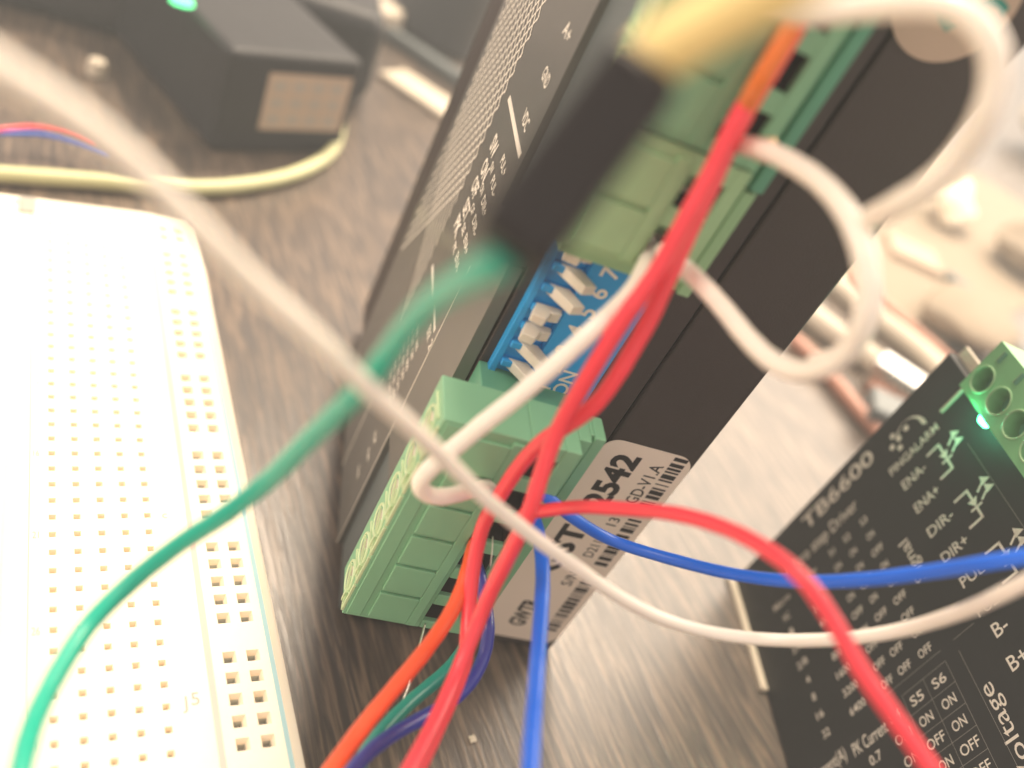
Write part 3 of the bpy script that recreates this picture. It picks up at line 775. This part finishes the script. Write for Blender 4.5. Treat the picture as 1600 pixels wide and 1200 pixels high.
# added sheet under the clutter, its tone standing in for pale table glare
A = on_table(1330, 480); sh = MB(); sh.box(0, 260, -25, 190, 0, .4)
tag(sh.build('wash_sheet', M['dtan'], mw=axes(Vector((.93, .37, 0)).normalized(), Vector((-.37, .93, 0)).normalized(), Vector((0,0,1)), A)),
    'large tan sheet added under the clutter in the upper right for the washed-out glare', 'paper')
# upper right clutter
def crumple(name, mat, u, v, sx, sy, sz, label, cat, seed, rot=0, lift=0):
    rnd = random.Random(seed); p = on_table(u, v)
    bm = bmesh.new(); bmesh.ops.create_icosphere(bm, subdivisions=5, radius=1)
    ph = [(Vector((rnd.uniform(-1, 1), rnd.uniform(-1, 1), rnd.uniform(-1, 1))).normalized()*rnd.uniform(.8, 2.6), rnd.uniform(0, 6.3), rnd.uniform(.06, .16)) for _ in range(7)]
    for v_ in bm.verts:
        c = v_.co.copy(); k = 1+sum(a*(1-abs(math.sin(f.dot(c)+q)))*1.2 for f, q, a in ph)-.5
        v_.co = Vector((c.x*k*sx, c.y*k*sy, max(-.98, c.z*k)*sz+sz))*S
    me = bpy.data.meshes.new(name); bm.to_mesh(me); bm.free(); me.materials.append(mat)
    for q in me.polygons: q.use_smooth = True
    o = bpy.data.objects.new(name, me); col.objects.link(o); o.location = W((p.x, p.y, TABLE+lift)); o.rotation_euler = (0, 0, math.radians(rot))
    return tag(o, label, cat)
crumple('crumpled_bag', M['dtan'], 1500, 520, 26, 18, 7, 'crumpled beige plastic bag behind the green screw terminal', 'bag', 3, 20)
crumple('crumpled_tissue', M['white'], 1470, 345, 20, 12, 9, 'small crumpled white tissue at the right', 'tissue', 5, 50)
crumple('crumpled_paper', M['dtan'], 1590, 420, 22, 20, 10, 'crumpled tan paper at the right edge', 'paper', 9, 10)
crumple('white_bundle', M['cream'], 1640, 250, 40, 30, 22, 'big blurred white bundle in the upper right corner', 'bundle', 11, 0)
bar('card_piece', M['tan'], (1385,385), (1460,420), 20, 3, 'tan card piece lying beyond the white wire loop', 'card')
g_b = 'brown wires lying on the table'
for i, (pts, mt, dia, lab, nm) in enumerate([
    ([(1225,455),(1290,510),(1400,590),(1500,665),(1600,745)], M['cream'], 6.5, 'thick cream cable running behind the white wire loop to the green terminal', 'cream_cable'),
    ([(1330,430),(1400,490),(1480,560),(1560,640)], M['brown'], 3.2, 'brown wire above the thick cream cables', 'brown_wire'),
    ([(1240,530),(1290,580),(1340,640),(1392,700)], M['brown'], 4.0, 'short brown wire ending at the far corner of the right driver', 'brown_wire'),
    ([(1280,420),(1350,480),(1440,550),(1500,610)], M['cream'], 6.0, 'thick cream cable nearest below the upper brown wire', 'cream_cable'),
    ([(1480,430),(1540,480),(1600,560),(1660,620)], M['greyp'], 4.0, 'dark grey cable beside the crumpled bag', 'grey_cable')]):
    tube(nm, [on_table(*q, dia/2) for q in pts], dia, mt, lab, 'cable' if 'cable' in nm else 'wire')
mb = MB(); mb.box(0, 34, -5, 5, 0, 8); A, B = on_table(1350,590), on_table(1465,668); d = (B-A).normalized()
us = empty('metal_plug', 'silver metal plug shell lying behind the right driver', 'plug', axes(d, Vector((-d.y, d.x, 0)), Vector((0,0,1)), A))
mb.build('shell', M['silver'], us, bevel=.8); mb = MB(); mb.box(2, 33, -8, -5.1, 0, 3.5); mb.build('strain_relief', M['brown'], us, bevel=.8)
mb = MB(); A = on_table(1340,650); d = (on_table(1420,690)-A).normalized(); mb.box(0, 30, -6, 6, 0, 7)
tag(mb.build('black_plug', M['greyp'], bevel=1, mw=axes(d, Vector((-d.y, d.x, 0)), Vector((0,0,1)), A)), 'dark grey plug beside the silver metal plug', 'plug')
# a crumb on the dark table
mb = MB(); p = on_table(738, 1156); bm = bmesh.new()
bmesh.ops.create_icosphere(bm, subdivisions=2, radius=.55)
for v_ in bm.verts: v_.co *= random.uniform(.6, 1.3); v_.co.z *= .4
vs = [tuple(v_.co+Vector((p.x, p.y, .2))) for v_ in bm.verts]; fs = [tuple(q.index for q in f.verts) for f in bm.faces]; bm.free()
mb.add(vs, fs); tag(mb.build('lint_speck', M['cream']), 'tiny pale lint speck on the shaded table under the red wires', 'speck')

# ================================================================== thin volume added to imitate the milky glow that lifts the blacks
hz = MB(); hz.box(-900, 1500, -700, 1700, -1030, 190)
hzm = bpy.data.materials.new('thin_veil'); hzm.use_nodes = True
hn = hzm.node_tree; hn.nodes.remove(hn.nodes['Principled BSDF'])
pv = hn.nodes.new('ShaderNodeVolumePrincipled'); pv.inputs['Color'].default_value = (.88, .95, .97, 1)
pv.inputs['Density'].default_value = 0.48
hn.links.new(pv.outputs[0], hn.nodes['Material Output'].inputs['Volume'])
tag(hz.build('veil_haze', hzm), None, None, kind='stuff')

# things that come in several carry a group
for nm, g in (('red_wire', 'red wires of the wiring bundle'), ('blue_wire', 'blue wires hanging from the green terminals'),
              ('green_wire', 'green wires'), ('white_wire', 'long white wires crossing the picture'),
              ('cream_cable', 'thick cream cables in the background'), ('brown_wire', 'brown wires in the background'),
              ('loose_strand', 'loose silver strands at the lower terminal')):
    for o in list(bpy.data.objects):
        if o.name.split('.')[0] == nm: o['group'] = g
